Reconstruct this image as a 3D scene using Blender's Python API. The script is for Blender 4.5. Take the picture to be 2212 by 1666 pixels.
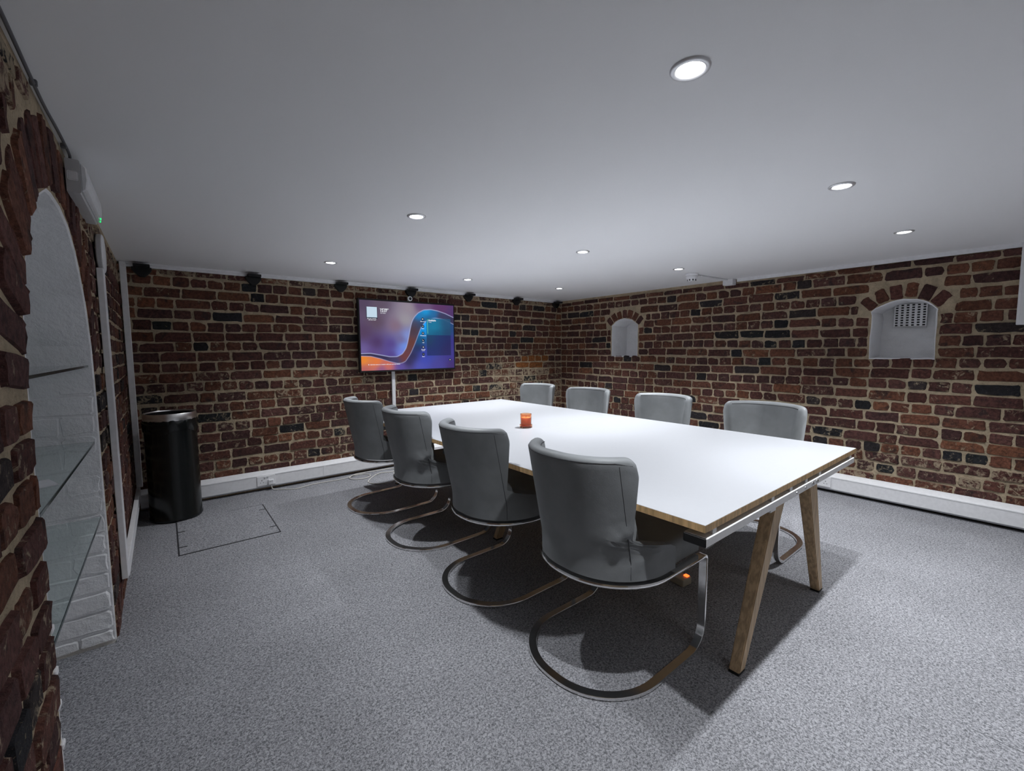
import bpy, bmesh, math, random
from math import pi, sin, cos, tan, sqrt, atan2, radians
from mathutils import Vector, Matrix
from mathutils.geometry import tessellate_polygon
import numpy as np

random.seed(11)
for o in list(bpy.data.objects):
    bpy.data.objects.remove(o, do_unlink=True)
SC = bpy.context.scene
COL = SC.collection

# ------------------------------------------------------------------ camera, world, exposure
F_PX, YAW, PITCH, ROLL, CAM_H = 938.4, 0.67657, 0.08195, -0.00694, 1.28
def cam_axes():
    cy, sy = cos(YAW), sin(YAW)
    f0 = Vector((sy, cy, 0)); r0 = Vector((cy, -sy, 0)); u0 = Vector((0, 0, 1))
    f = cos(PITCH)*f0 - sin(PITCH)*u0
    u = sin(PITCH)*f0 + cos(PITCH)*u0
    return cos(ROLL)*r0 + sin(ROLL)*u, -sin(ROLL)*r0 + cos(ROLL)*u, f
CR, CU, CF = cam_axes()
cam_data = bpy.data.cameras.new('camera')
cam = bpy.data.objects.new('camera', cam_data)
COL.objects.link(cam)
cam_data.sensor_fit = 'HORIZONTAL'
cam_data.sensor_width = 36.0
cam_data.lens = 36.0*F_PX/2212.0
cam_data.clip_start = 0.02
cam.matrix_world = Matrix(((CR.x, CU.x, -CF.x, 0), (CR.y, CU.y, -CF.y, 0), (CR.z, CU.z, -CF.z, CAM_H), (0, 0, 0, 1)))
SC.camera = cam
def project(p):
    d = Vector(p) - Vector((0, 0, CAM_H)); z = d.dot(CF)
    if z < 0.05: return None
    return (1106 + F_PX*d.dot(CR)/z, 833 - F_PX*d.dot(CU)/z, z)

world = bpy.data.worlds.new('world'); SC.world = world
world.use_nodes = True
world.node_tree.nodes['Background'].inputs[0].default_value = (0.5, 0.5, 0.55, 1)
world.node_tree.nodes['Background'].inputs[1].default_value = 0.0
SC.view_settings.view_transform = 'Standard'
SC.view_settings.look = 'None'
SC.view_settings.exposure = 0.0
SC.view_settings.gamma = 1.0
SC.view_settings.use_curve_mapping = False

SPOT_POWER = 134.0
SPOT_ANGLE = radians(112)
SPOT_BLEND = 1.0
LAMP_COLOR = (0.93, 0.96, 1.0)

# room
XL, XR, YB, YN, ZC = -0.23, 4.60, 4.56, -2.3, 1.98

# ------------------------------------------------------------------ node helpers
def new_mat(name):
    m = bpy.data.materials.new(name); m.use_nodes = True
    nt = m.node_tree; b = nt.nodes['Principled BSDF']
    return m, nt, b
def setin(b, **kw):
    for k, v in kw.items():
        k = k.replace('_', ' ')
        if k in b.inputs:
            if isinstance(v, (tuple, list)) and len(v) == 3: v = (*v, 1)
            b.inputs[k].default_value = v
def node(nt, typ, **kw):
    n = nt.nodes.new(typ)
    for k, v in kw.items(): setattr(n, k, v)
    return n
def noise(nt, scale, detail=3, rough=0.5, coord=None, dist=0.0):
    n = node(nt, 'ShaderNodeTexNoise')
    n.inputs['Scale'].default_value = scale; n.inputs['Detail'].default_value = detail
    n.inputs['Roughness'].default_value = rough; n.inputs['Distortion'].default_value = dist
    if coord is not None: nt.links.new(coord, n.inputs['Vector'])
    return n.outputs['Fac']
def maprange(nt, val, a, b, c=0.0, d=1.0, smooth=True):
    n = node(nt, 'ShaderNodeMapRange')
    if smooth: n.interpolation_type = 'SMOOTHSTEP'
    for k, v in zip(('From Min', 'From Max', 'To Min', 'To Max'), (a, b, c, d)):
        if hasattr(v, 'is_output'): nt.links.new(v, n.inputs[k])
        else: n.inputs[k].default_value = v
    nt.links.new(val, n.inputs['Value'])
    return n.outputs['Result']
def mix(nt, fac, a, b, mode='MIX'):
    n = node(nt, 'ShaderNodeMix', data_type='RGBA', blend_type=mode)
    for idx, v in ((0, fac), (6, a), (7, b)):
        if hasattr(v, 'is_output'): nt.links.new(v, n.inputs[idx])
        elif idx == 0: n.inputs[0].default_value = v
        else: n.inputs[idx].default_value = (*v, 1) if len(v) == 3 else v
    return n.outputs[2]
def math_(nt, op, a, b=0.0):
    n = node(nt, 'ShaderNodeMath', operation=op)
    for i, v in enumerate((a, b)):
        if hasattr(v, 'is_output'): nt.links.new(v, n.inputs[i])
        else: n.inputs[i].default_value = v
    return n.outputs[0]
def bump(nt, b, h, strength, dist=0.01):
    n = node(nt, 'ShaderNodeBump'); n.inputs['Strength'].default_value = strength
    n.inputs['Distance'].default_value = dist
    nt.links.new(h, n.inputs['Height']); nt.links.new(n.outputs[0], b.inputs['Normal'])
def pos(nt): return node(nt, 'ShaderNodeNewGeometry').outputs['Position']
def objco(nt): return node(nt, 'ShaderNodeTexCoord').outputs['Object']

def plain(name, color, rough=0.5, metal=0.0, var=.03, **kw):
    m, nt, b = new_mat(name)
    setin(b, Base_Color=color, Roughness=rough, Metallic=metal, **kw)
    n = noise(nt, 40, 2, .5, objco(nt))
    c = mix(nt, maprange(nt, n, .3, .7, 0, 1), tuple(v*(1-var) for v in color), tuple(min(1, v*(1+var)) for v in color))
    nt.links.new(c, b.inputs['Base Color'])
    return m
def emit(name, color, strength):
    m, nt, b = new_mat(name)
    setin(b, Base_Color=(0, 0, 0), Emission_Color=color, Emission_Strength=strength)
    return m

MORTAR = (0.60, 0.485, 0.335)
def brick_material(name, attr):
    m, nt, b = new_mat(name)
    p = pos(nt)
    if attr:
        a = node(nt, 'ShaderNodeAttribute', attribute_type='GEOMETRY', attribute_name='brick_color')
        base, smear = a.outputs['Color'], a.outputs['Alpha']
    else:
        a = node(nt, 'ShaderNodeObjectInfo'); base, smear = a.outputs['Color'], a.outputs['Alpha']
    n1 = noise(nt, 55, 5, .65, p)
    c = mix(nt, 1.0, base, mix(nt, maprange(nt, n1, .3, .7), (.55, .55, .55), (1.45, 1.45, 1.45)), 'MULTIPLY')
    n2 = noise(nt, 11, 4, .6, p)
    c = mix(nt, maprange(nt, n2, .56, .68, 0, .65), c, (.022, .020, .021))
    n4 = noise(nt, 300, 2, .6, p)
    c = mix(nt, maprange(nt, n4, .62, .72, 0, .5), c, (.25, .18, .13))
    n3 = noise(nt, 26, 8, .72, p, .6)
    lo = math_(nt, 'SUBTRACT', .74, math_(nt, 'MULTIPLY', smear, .40))
    fac = maprange(nt, n3, lo, math_(nt, 'ADD', lo, .10), 0, .75)
    c = mix(nt, fac, c, tuple(v*.78 for v in MORTAR))
    nt.links.new(c, b.inputs['Base Color'])
    setin(b, Roughness=.92, Specular_IOR_Level=.25)
    h = math_(nt, 'ADD', math_(nt, 'MULTIPLY', n1, .8), math_(nt, 'MULTIPLY', noise(nt, 180, 4, .7, p), .35))
    bump(nt, b, h, .9, .012)
    return m
def mortar_material(name):
    m, nt, b = new_mat(name); p = pos(nt)
    n1 = noise(nt, 14, 6, .65, p)
    c = mix(nt, maprange(nt, n1, .3, .7), tuple(v*.72 for v in MORTAR), tuple(v*1.12 for v in MORTAR))
    n2 = noise(nt, 90, 4, .7, p)
    c = mix(nt, maprange(nt, n2, .56, .7, 0, .6), c, (.16, .11, .075))
    n3 = noise(nt, 2.2, 3, .6, p)
    c = mix(nt, maprange(nt, n3, .45, .7, 0, .5), c, (.45, .38, .27))
    nt.links.new(c, b.inputs['Base Color']); setin(b, Roughness=.95, Specular_IOR_Level=.2)
    bump(nt, b, math_(nt, 'ADD', n1, n2), 1.0, .012)
    return m
def white_paint(name, color=(.94, .94, .955), scale=14, strength=.8, dirt=.3):
    m, nt, b = new_mat(name); p = pos(nt)
    n1 = noise(nt, scale, 6, .62, p); n2 = noise(nt, 5, 4, .6, p)
    c = mix(nt, maprange(nt, n2, .45, .75, 0, dirt), color, tuple(v*f for v, f in zip(color, (.72, .71, .70))))
    nt.links.new(c, b.inputs['Base Color']); setin(b, Roughness=.6)
    bump(nt, b, n1, strength, .02)
    return m
def carpet_material(name):
    m, nt, b = new_mat(name); p = pos(nt)
    n1 = noise(nt, 130, 3, .7, p, .8)
    n2 = noise(nt, 2.0, 3, .5, p)
    n3 = noise(nt, 320, 2, .6, p)
    c = mix(nt, maprange(nt, n1, .33, .66), (.112, .115, .124), (.415, .415, .44))
    c = mix(nt, maprange(nt, n3, .55, .72, 0, .6), c, (.58, .58, .61))
    c = mix(nt, 1.0, c, mix(nt, maprange(nt, n2, .3, .7), (.93, .93, .93), (1.05, 1.05, 1.05)), 'MULTIPLY')
    nt.links.new(c, b.inputs['Base Color']); setin(b, Roughness=1.0, Specular_IOR_Level=.08)
    bump(nt, b, n1, .8, .006)
    return m
def ceiling_material(name):
    m, nt, b = new_mat(name); p = pos(nt)
    n = noise(nt, 60, 3, .5, p)
    setin(b, Base_Color=(.95, .95, .96), Roughness=.75); bump(nt, b, n, .06, .004)
    return m
def wood_material(name, color):
    m, nt, b = new_mat(name); p = objco(nt)
    mp = node(nt, 'ShaderNodeMapping'); mp.inputs['Scale'].default_value = (30, 30, 2.2)
    nt.links.new(p, mp.inputs['Vector'])
    n = noise(nt, 2.5, 5, .6, mp.outputs[0], .4)
    c = mix(nt, maprange(nt, n, .35, .65), tuple(v*.72 for v in color), tuple(v*1.15 for v in color))
    nt.links.new(c, b.inputs['Base Color']); setin(b, Roughness=.5); bump(nt, b, n, .1, .002)
    return m
def leather_material(name, color):
    m, nt, b = new_mat(name); p = objco(nt)
    n = noise(nt, 260, 3, .6, p); n2 = noise(nt, 6, 3, .6, p)
    c = mix(nt, maprange(nt, n2, .3, .7), tuple(v*.9 for v in color), tuple(v*1.1 for v in color))
    nt.links.new(c, b.inputs['Base Color']); setin(b, Roughness=.52, Specular_IOR_Level=.4)
    bump(nt, b, math_(nt, 'ADD', math_(nt, 'MULTIPLY', n, .15), n2), .25, .01)
    return m

M = {}
M['brick'] = brick_material('brick', False)
M['brick_many'] = brick_material('brick_many', True)
M['mortar'] = mortar_material('mortar')
M['white_paint'] = white_paint('white_paint')
M['carpet'] = carpet_material('carpet')
M['ceiling'] = ceiling_material('ceiling')
M['plastic'] = plain('white_plastic', (.85, .85, .865), .38)
M['plastic_grey'] = plain('grey_white_plastic', (.55, .55, .56), .45)
M['white_metal'] = plain('white_metal', (.80, .80, .80), .4)
M['black'] = plain('black_metal', (.003, .003, .0035), .5)
M['black_gloss'] = plain('black_gloss', (.006, .008, .008), .22)
M['chrome'] = plain('chrome', (.86, .85, .84), .14, 1.0)
M['steel'] = plain('brushed_steel', (.62, .62, .63), .25, 1.0)
M['rim_steel'] = plain('rim_steel', (.85, .84, .83), .30, 1.0)
M['bezel'] = plain('satin_bezel', (.80, .80, .82), .38, .6)
M['laminate'] = plain('white_laminate', (.445, .455, .478), .36, var=.006)
M['edge'] = wood_material('birch_ply_edge', (.62, .41, .20))
M['oak'] = wood_material('oak', (.50, .355, .21))
M['leather'] = leather_material('grey_leather', (.20, .21, .216))
M['piping'] = plain('dark_piping', (.035, .036, .04), .5)
M['cable'] = plain('white_cable', (.62, .60, .55), .5)
M['dark_cable'] = plain('dark_cable', (.10, .10, .11), .5)
M['lamp'] = emit('lamp_glow', (1, 1, 1), 30.0)
M['green_led'] = emit('green_led', (.02, .9, .22), 1.2)
M['red_led'] = emit('red_led', (1, .12, .02), 3.0)
M['seam'] = plain('black_seam', (.03, .03, .035), .6)
M['beige'] = plain('beige_plastic', (.45, .40, .30), .45)
M['glass_dark'] = plain('dark_lens', (.01, .01, .012), .08)
def glass(name, color, rough=0.0, ior=1.45):
    m, nt, b = new_mat(name)
    setin(b, Base_Color=color, Roughness=rough, Transmission_Weight=1.0, IOR=ior)
    return m
M['shelf_glass'] = glass('shelf_glass', (.86, .95, .93))
M['shelf_edge'] = plain('shelf_glass_edge', (.03, .055, .06), .15)
M['amber'] = glass('amber_glass', (.97, .50, .28), .02)
M['wax'] = plain('orange_wax', (.88, .42, .20), .5, Subsurface_Weight=.2)
M['diffuser'] = plain('clear_diffuser', (.80, .81, .83), .2)
M['matt'] = plain('matt_white', (.8, .8, .83), .7)

# ------------------------------------------------------------------ object helpers
def link_mesh(name, me, mats, parent=None, smooth=False):
    o = bpy.data.objects.new(name, me); COL.objects.link(o)
    for m in (mats if isinstance(mats, (list, tuple)) else [mats]): me.materials.append(m)
    if smooth:
        me.polygons.foreach_set('use_smooth', [True]*len(me.polygons))
    if parent is not None: o.parent = parent
    return o
def obj(name, bm, mats, parent=None, smooth=False, sharp=40):
    bmesh.ops.recalc_face_normals(bm, faces=bm.faces)
    if smooth:
        for e in bm.edges:
            if len(e.link_faces) == 2 and e.calc_face_angle(0) > radians(sharp): e.smooth = False
    me = bpy.data.meshes.new(name); bm.to_mesh(me); bm.free()
    return link_mesh(name, me, mats, parent, smooth)
def empty(name, loc=(0, 0, 0), rz=0):
    o = bpy.data.objects.new(name, None); COL.objects.link(o)
    o.location = loc; o.rotation_euler = (0, 0, rz); o.empty_display_size = .1
    return o
def tag(o, label, cat, group=None):
    o['label'] = label; o['category'] = cat
    if group: o['group'] = group
    return o
def struct(o): o['kind'] = 'structure'; return o
def NB(): return bmesh.new()
def box(bm, a, b, bev=0.0, seg=2, mi=0):
    x0, y0, z0 = [min(p, q) for p, q in zip(a, b)]; x1, y1, z1 = [max(p, q) for p, q in zip(a, b)]
    vs = [bm.verts.new(p) for p in ((x0, y0, z0), (x1, y0, z0), (x1, y1, z0), (x0, y1, z0), (x0, y0, z1), (x1, y0, z1), (x1, y1, z1), (x0, y1, z1))]
    fs = [bm.faces.new([vs[i] for i in f]) for f in ((0, 3, 2, 1), (4, 5, 6, 7), (0, 1, 5, 4), (1, 2, 6, 5), (2, 3, 7, 6), (3, 0, 4, 7))]
    for f in fs: f.material_index = mi
    if bev > 0:
        es = list({e for f in fs for e in f.edges})
        bmesh.ops.bevel(bm, geom=es, offset=bev, segments=seg, affect='EDGES', profile=.5)
    return bm
def lathe(bm, prof, n=32, center=(0, 0, 0), axis='Z', mi=0, cap=True):
    rings = []
    for r, h in prof:
        ring = []
        for i in range(n):
            a = 2*pi*i/n
            if axis == 'Z': p = (center[0]+r*cos(a), center[1]+r*sin(a), center[2]+h)
            elif axis == 'X': p = (center[0]+h, center[1]+r*cos(a), center[2]+r*sin(a))
            else: p = (center[0]+r*cos(a), center[1]+h, center[2]+r*sin(a))
            ring.append(bm.verts.new(p))
        rings.append(ring)
    for a, b in zip(rings, rings[1:]):
        for i in range(n):
            f = bm.faces.new((a[i], a[(i+1) % n], b[(i+1) % n], b[i])); f.material_index = mi
    if cap and prof[0][0] > 1e-5: bm.faces.new(rings[0][::-1]).material_index = mi
    if cap and prof[-1][0] > 1e-5: bm.faces.new(rings[-1]).material_index = mi
    return bm
def prism(bm, pts, a, b, fn, mi=0):
    """extrude the 2-D outline pts between a and b; fn(u, v, w) gives the 3-D point"""
    A = [bm.verts.new(fn(u, v, a)) for u, v in pts]; B = [bm.verts.new(fn(u, v, b)) for u, v in pts]
    n = len(pts)
    for i in range(n): bm.faces.new((A[i], A[(i+1) % n], B[(i+1) % n], B[i])).material_index = mi
    bm.faces.new(A[::-1]).material_index = mi; bm.faces.new(B).material_index = mi
    return bm
def smooth_path(pts, k=8, closed=False):
    P = [Vector(p) for p in pts]; n = len(P); out = []
    rng = range(n if closed else n-1)
    for i in rng:
        if closed: p0, p1, p2, p3 = P[(i-1) % n], P[i], P[(i+1) % n], P[(i+2) % n]
        else: p0, p1, p2, p3 = P[max(0, i-1)], P[i], P[i+1], P[min(n-1, i+2)]
        for j in range(k):
            t = j/k
            out.append(.5*((2*p1) + (p2-p0)*t + (2*p0-5*p1+4*p2-p3)*t*t + (3*p1-p0-3*p2+p3)*t**3))
    if not closed: out.append(P[-1])
    return out
def tube(bm, pts, r, n=8, closed=False, mi=0):
    P = [Vector(p) for p in pts]; N = len(P); rings = []
    up = None
    for i in range(N):
        a = P[(i-1) % N] if (closed or i > 0) else P[i]; b = P[(i+1) % N] if (closed or i < N-1) else P[i]
        t = (b-a).normalized()
        if up is None:
            up = Vector((0, 0, 1)) if abs(t.z) < .9 else Vector((1, 0, 0))
        s = t.cross(up)
        if s.length < 1e-4: s = t.cross(Vector((1, 0, 0)))
        s.normalize(); up = s.cross(t).normalized()
        rings.append([bm.verts.new(P[i] + r*(cos(2*pi*k/n)*s + sin(2*pi*k/n)*up)) for k in range(n)])
    for i in range(N if closed else N-1):
        a, b = rings[i], rings[(i+1) % N]
        for k in range(n): bm.faces.new((a[k], a[(k+1) % n], b[(k+1) % n], b[k])).material_index = mi
    if not closed:
        bm.faces.new(rings[0][::-1]); bm.faces.new(rings[-1])
    return bm
def copy_tree(o, parent=None):
    c = o.copy(); COL.objects.link(c)
    if parent is not None: c.parent = parent
    for ch in list(o.children): copy_tree(ch, c)
    return c

# ------------------------------------------------------------------ floor and ceiling
bm = NB(); box(bm, (XL-.4, YN-.3, -.10), (XR+.4, YB+.4, -.012))
floor = struct(obj('floor', bm, M['mortar']))
TS = .52
tile_me = None
gx = [2.05 + TS*k for k in range(-5, 6)]; gy = [.10 + TS*k for k in range(-5, 10)]
xs = [XL+.001] + [g for g in gx if XL+.03 < g < XR-.03] + [XR-.001]
ys = [YN+.001] + [g for g in gy if YN+.03 < g < YB-.03] + [YB-.001]
g_ = .00018
for i in range(len(xs)-1):
    for j in range(len(ys)-1):
        open_ = .0022 if (abs(xs[i+1]-2.05) < .01 or abs(xs[i+1]-4.13) < .01) and -.45 < ys[j] < .0 else g_   # two joints have opened up
        bm = NB(); box(bm, (xs[i]+g_, ys[j]+g_, -.012), (xs[i+1]-open_, ys[j+1]-g_, 0))
        obj('carpet_tile', bm, M['carpet'], floor)
for ya, yb_ in ((1.40, 1.96), (1.9604, 2.53)):
    bm = NB(); box(bm, (XL-.325, ya, -.0115), (XL+.0008, yb_, -.0004)); obj('carpet_tile', bm, M['carpet'], floor)
bm = NB(); box(bm, (XL-.4, YN-.3, ZC), (XR+.4, YB+.4, ZC+.12))
ceiling = struct(obj('ceiling', bm, M['ceiling']))

# ------------------------------------------------------------------ brick walls
rng = random.Random(5)
def brick_template(w, h, r, seedv, rough=1.0):
    """irregular worn brick face: front polygon, bevel ring sinking into the mortar; local x along wall, y up, z out"""
    q = random.Random(seedv)
    nl = 3 if w > .16 else 2
    P = []
    cr = min(.009, h*.16)*(.5+.9*q.random())
    def side(ax, ay, bx, by, n):
        for k in range(n):
            t = (k+.5)/n
            P.append([ax+(bx-ax)*t, ay+(by-ay)*t])
    x, y = w/2, h/2
    corners = [(-x, -y), (x, -y), (x, y), (-x, y)]
    P.append([-x+cr, -y]); side(-x+cr, -y, x-cr, -y, nl); P.append([x-cr, -y])
    P.append([x, -y+cr]); side(x, -y+cr, x, y-cr, 1); P.append([x, y-cr])
    P.append([x-cr, y]); side(x-cr, y, -x+cr, y, nl); P.append([-x+cr, y])
    P.append([-x, y-cr]); side(-x, y-cr, -x, -y+cr, 1); P.append([-x, -y+cr])
    j = .0034*rough
    for p in P: p[0] += q.uniform(-j, j)*1.3; p[1] += q.uniform(-j, j)
    if q.random() < .3*rough:                       # a chipped corner
        cx, cy = corners[q.randrange(4)]
        for p in P:
            if abs(p[0]-cx) < .03 and abs(p[1]-cy) < .03: p[0] *= .93; p[1] *= .8
    n = len(P); V = []
    for p in P: V.append((p[0], p[1], -.004))
    ins = .0045
    tilt = (q.uniform(-.05, .05), q.uniform(-.08, .08))
    for p in P:
        s = (abs(p[0])-ins)/max(abs(p[0]), 1e-4) if abs(p[0]) > ins else 1
        s2 = (abs(p[1])-ins)/max(abs(p[1]), 1e-4) if abs(p[1]) > ins else 1
        V.append((p[0]*s, p[1]*s2, r+q.uniform(-.0015, .0015)+p[0]*tilt[0]*.3+p[1]*tilt[1]*.3))
    Fc = [tuple((i, (i+1) % n, n+(i+1) % n, n+i)) for i in range(n)]
    Fc.append(tuple(range(n, 2*n)))
    return V, Fc
TEMPL = {}
def get_templates():
    for kind, w in (('header', .112), ('stretcher', .230), ('closer', .06)):
        TEMPL[kind] = []
        for k in range(16 if kind != 'closer' else 6):
            V, Fc = brick_template(w, .071, rng.uniform(.004, .011), 1000+hash(kind) % 7*0 + len(kind)*100 + k)
            me = bpy.data.meshes.new('brick_'+kind); me.from_pydata(V, [], Fc); me.update()
            me.materials.append(M['brick'])
            TEMPL[kind].append((w, .071, me, V, Fc))
get_templates()
PAL = [(.098, .040, .030), (.085, .034, .028), (.072, .031, .027), (.110, .045, .030), (.125, .050, .031), (.064, .030, .028), (.090, .040, .034)]
DARK = [(.018, .018, .021), (.024, .021, .023), (.034, .026, .026), (.020, .022, .024)]
ORANGE = [(.140, .055, .031), (.128, .050, .030), (.155, .064, .036)]
def brick_color(wall, u, z):
    r = rng.random(); smear = .22 + .22*rng.random()
    pd, po = .085, .04
    if wall == 'back':
        x = XL+u
        if z > 1.55: po = .17; pd = .07
        if z > 1.86: smear += .35; po = .2
        if z < 1.15: smear += .06 + .14*rng.random()
        if x > 3.3 and z < 1.3: smear += .2
        if 3.80 < x < 4.32 and 1.04 < z < 1.19:
            return (.27, .10, .03, .12)
    elif wall == 'right':
        y = YB-u
        if y > 1.8 and z > 1.50: po = .16
        if y < 2: pd = .14
        if z < .45: smear += .22
        smear += .05
    else:
        po = .08; smear += .12
        if z > 1.84: smear += .3
    if r < pd: c = rng.choice(DARK)
    elif r < pd+po: c = rng.choice(ORANGE)
    else: c = rng.choice(PAL)
    k = 1.15*rng.uniform(.78, 1.20)
    return (c[0]*k, c[1]*k, c[2]*k, min(smear, .9))

COURSE = .0874
JOINTS = [1.893 - COURSE*k for k in range(-1, 24)]
def build_wall(name, key, O, U, N, hull, openings, u_range, z_min, hole_polys, plain_hull=None):
    O = Vector(O); U = Vector(U); N = Vector(N); Z = Vector((0, 0, 1))
    def W(u, z, n=0.0): return O + U*u + Z*z + N*n
    # masonry body with its openings cut through
    loops = [[Vector((u, z, 0)) for u, z in hull]] + [[Vector((u, z, 0)) for u, z in h] for h in hole_polys]
    tris = tessellate_polygon(loops)
    flat = [p for l in loops for p in l]
    bm = NB()
    vs = [bm.verts.new(W(p.x, p.y)) for p in flat]
    fs = []
    for t in tris:
        try: fs.append(bm.faces.new([vs[i] for i in t]))
        except ValueError: pass
    ext = bmesh.ops.extrude_face_region(bm, geom=fs)
    for v in [g for g in ext['geom'] if isinstance(g, bmesh.types.BMVert)]: v.co -= N*.36
    wall = struct(obj(name, bm, M['mortar']))
    rot = Matrix((U, Z, N)).transposed().to_4x4()
    items = []   # (kind, centre_u, centre_z, w, h, angle, color)
    def spans(z0, z1):
        out = []
        for op in openings:
            best = None
            for k in range(6):
                z = z0+(z1-z0)*k/5
                s = op(z)
                if s: best = s if best is None else (min(best[0], s[0]), max(best[1], s[1]))
            if best: out.append(best)
        return sorted(out)
    row = 0
    for k in range(len(JOINTS)-1):
        zt, zb = JOINTS[k], JOINTS[k+1]
        row += 1
        top, bot = zt-.0052, zb+.0052
        if bot > ZC-.06: continue
        if top > ZC-.034: top = ZC-.034
        if bot < z_min-.06: continue
        h = top-bot
        sp = spans(bot, top)
        edges = [u_range[0]] + [e for s in sp for e in s] + [u_range[1]]
        header_row = (row % 2 == 0)
        for a, b in zip(edges[0::2], edges[1::2]):
            if b-a < .04: continue
            u = a + .004
            first = True
            while u < b-.03:
                hd = header_row
                if rng.random() < .10: hd = not hd
                w = rng.uniform(.104, .120) if hd else rng.uniform(.212, .246)
                if first and a != u_range[0]: w = rng.choice((w, w*.6, w*.8))
                elif first: w *= rng.uniform(.35, 1)
                first = False
                if u+w > b-.006: w = b-.006-u
                if b-.006-(u+w) < .045: w = b-.006-u
                if w < .03: break
                if w > .27: w = w/2-.008
                jt = rng.uniform(.008, .015)
                dz = .006*sin(u*1.9+k*.7) + .004*sin(u*4.1+k*1.7)
                items.append([u+w/2, (top+bot)/2+dz, w, h*rng.uniform(.90, 1.03), rng.uniform(-.012, .012), brick_color(key, u+w/2, (top+bot)/2)])
                u += w+jt
    return wall, rot, W, items
def add_voussoirs(items, c, zc, r_in, r_out, a0, a1, n, key):
    for i in range(n):
        t = a0+(a1-a0)*(i+.5)/n
        rm = (r_in+r_out)/2 + rng.uniform(-.006, .006)
        w = (a1-a0)/n*r_in + .006
        k = rng.uniform(1.0, 1.5); col = rng.choice(PAL); col = (col[0]*k, col[1]*k, col[2]*k, rng.uniform(.15, .35))
        items.append([c+rm*cos(t), zc+rm*sin(t), r_out-r_in-.012, w*rng.uniform(.86, .98), t+rng.uniform(-.04, .04), col])
def place_bricks(wall, rot, W, items, limit=300):
    scored = []
    for it in items:
        u, z, w, h, ang, col = it
        p = project(W(u, z)); sc = -1
        if p and -60 < p[0] < 2272 and -40 < p[1] < 1706:
            a = project(W(u-w/2, z-h/2)); b = project(W(u+w/2, z-h/2)); c = project(W(u-w/2, z+h/2))
            if a and b and c:
                sc = abs((b[0]-a[0])*(c[1]-a[1])-(b[1]-a[1])*(c[0]-a[0]))
        scored.append((sc, it))
    scored.sort(key=lambda s: -s[0])
    vv, ff, cc = [], [], []
    for i, (sc, (u, z, w, h, ang, col)) in enumerate(scored):
        kind = 'stretcher' if w > .165 else ('header' if w > .08 else 'closer')
        tw, th, me, V, Fc = rng.choice(TEMPL[kind])
        m = Matrix.Translation(W(u, z)) @ rot @ Matrix.Rotation(ang, 4, 'Z') @ Matrix.Diagonal((w/tw*rng.choice((1, -1)), h/th, 1, 1))
        if m.determinant() < 0: m = m @ Matrix.Diagonal((-1, 1, 1, 1))
        if i < limit and sc > 0:
            o = bpy.data.objects.new('brick', me); COL.objects.link(o)
            o.parent = wall; o.matrix_local = m; o.color = col
        else:
            n0 = len(vv); vv += [m @ Vector(v) for v in V]; ff += [tuple(n0+i for i in f) for f in Fc]; cc += [col]*len(V)
    if vv:
        me = bpy.data.meshes.new('brick_courses'); me.from_pydata(vv, [], ff); me.update()
        at = me.color_attributes.new('brick_color', 'FLOAT_COLOR', 'POINT')
        at.data.foreach_set('color', [x for c in cc for x in c])
        o = link_mesh('brick_courses', me, M['brick_many'], wall); o['kind'] = 'stuff'
def arch_outline(c, a, z0, zs, zc, r, n=14, jit=.0, seed=1):
    q = random.Random(seed)
    t0 = atan2(zs-zc, a)
    pts = [(c-a, z0), (c+a, z0)]
    for i in range(1, 5): pts.append((c+a+q.uniform(-jit, jit), z0+(zs-z0)*i/4.3))
    for i in range(n+1):
        t = t0+(pi-2*t0)*i/n
        rr = r+q.uniform(-jit, jit)
        pts.append((c+rr*cos(t), zc+rr*sin(t)))
    for i in range(4, 0, -1): pts.append((c-a+q.uniform(-jit, jit), z0+(zs-z0)*i/4.3))
    return pts
def niche_lining(name, wall, W, pts, depth, lip=.0, mat='white_paint'):
    cu = sum(p[0] for p in pts)/len(pts); cz = sum(p[1] for p in pts)/len(pts)
    def ins(p, d):
        v = Vector((p[0]-cu, p[1]-cz)); L = v.length
        v *= (L-d)/L; return (cu+v.x, cz+v.y)
    bm = NB(); rings = []
    for n_, d in ((-.01, -.003), (.0005+lip, -.001), (.001+lip, .003), (-.004, .008), (-depth*.5, .010), (-depth, .016)):
        rings.append([bm.verts.new(W(*ins(p, d), n_)) for p in pts])
    k = len(pts)
    for a, b in zip(rings, rings[1:]):
        for i in range(k): bm.faces.new((a[i], a[(i+1) % k], b[(i+1) % k], b[i]))
    bm.faces.new(rings[-1])
    return obj(name, bm, M[mat], wall)

# back wall
L = XR-XL
wall_back, rotB, WB, itB = build_wall('wall_back', 'back', (XL, YB, 0), (1, 0, 0), (0, -1, 0),
    [(-.36, -.05), (L+.36, -.05), (L+.36, ZC), (-.36, ZC)], [], (.002, L-.004), .17, [])
place_bricks(wall_back, rotB, WB, itB)

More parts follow.
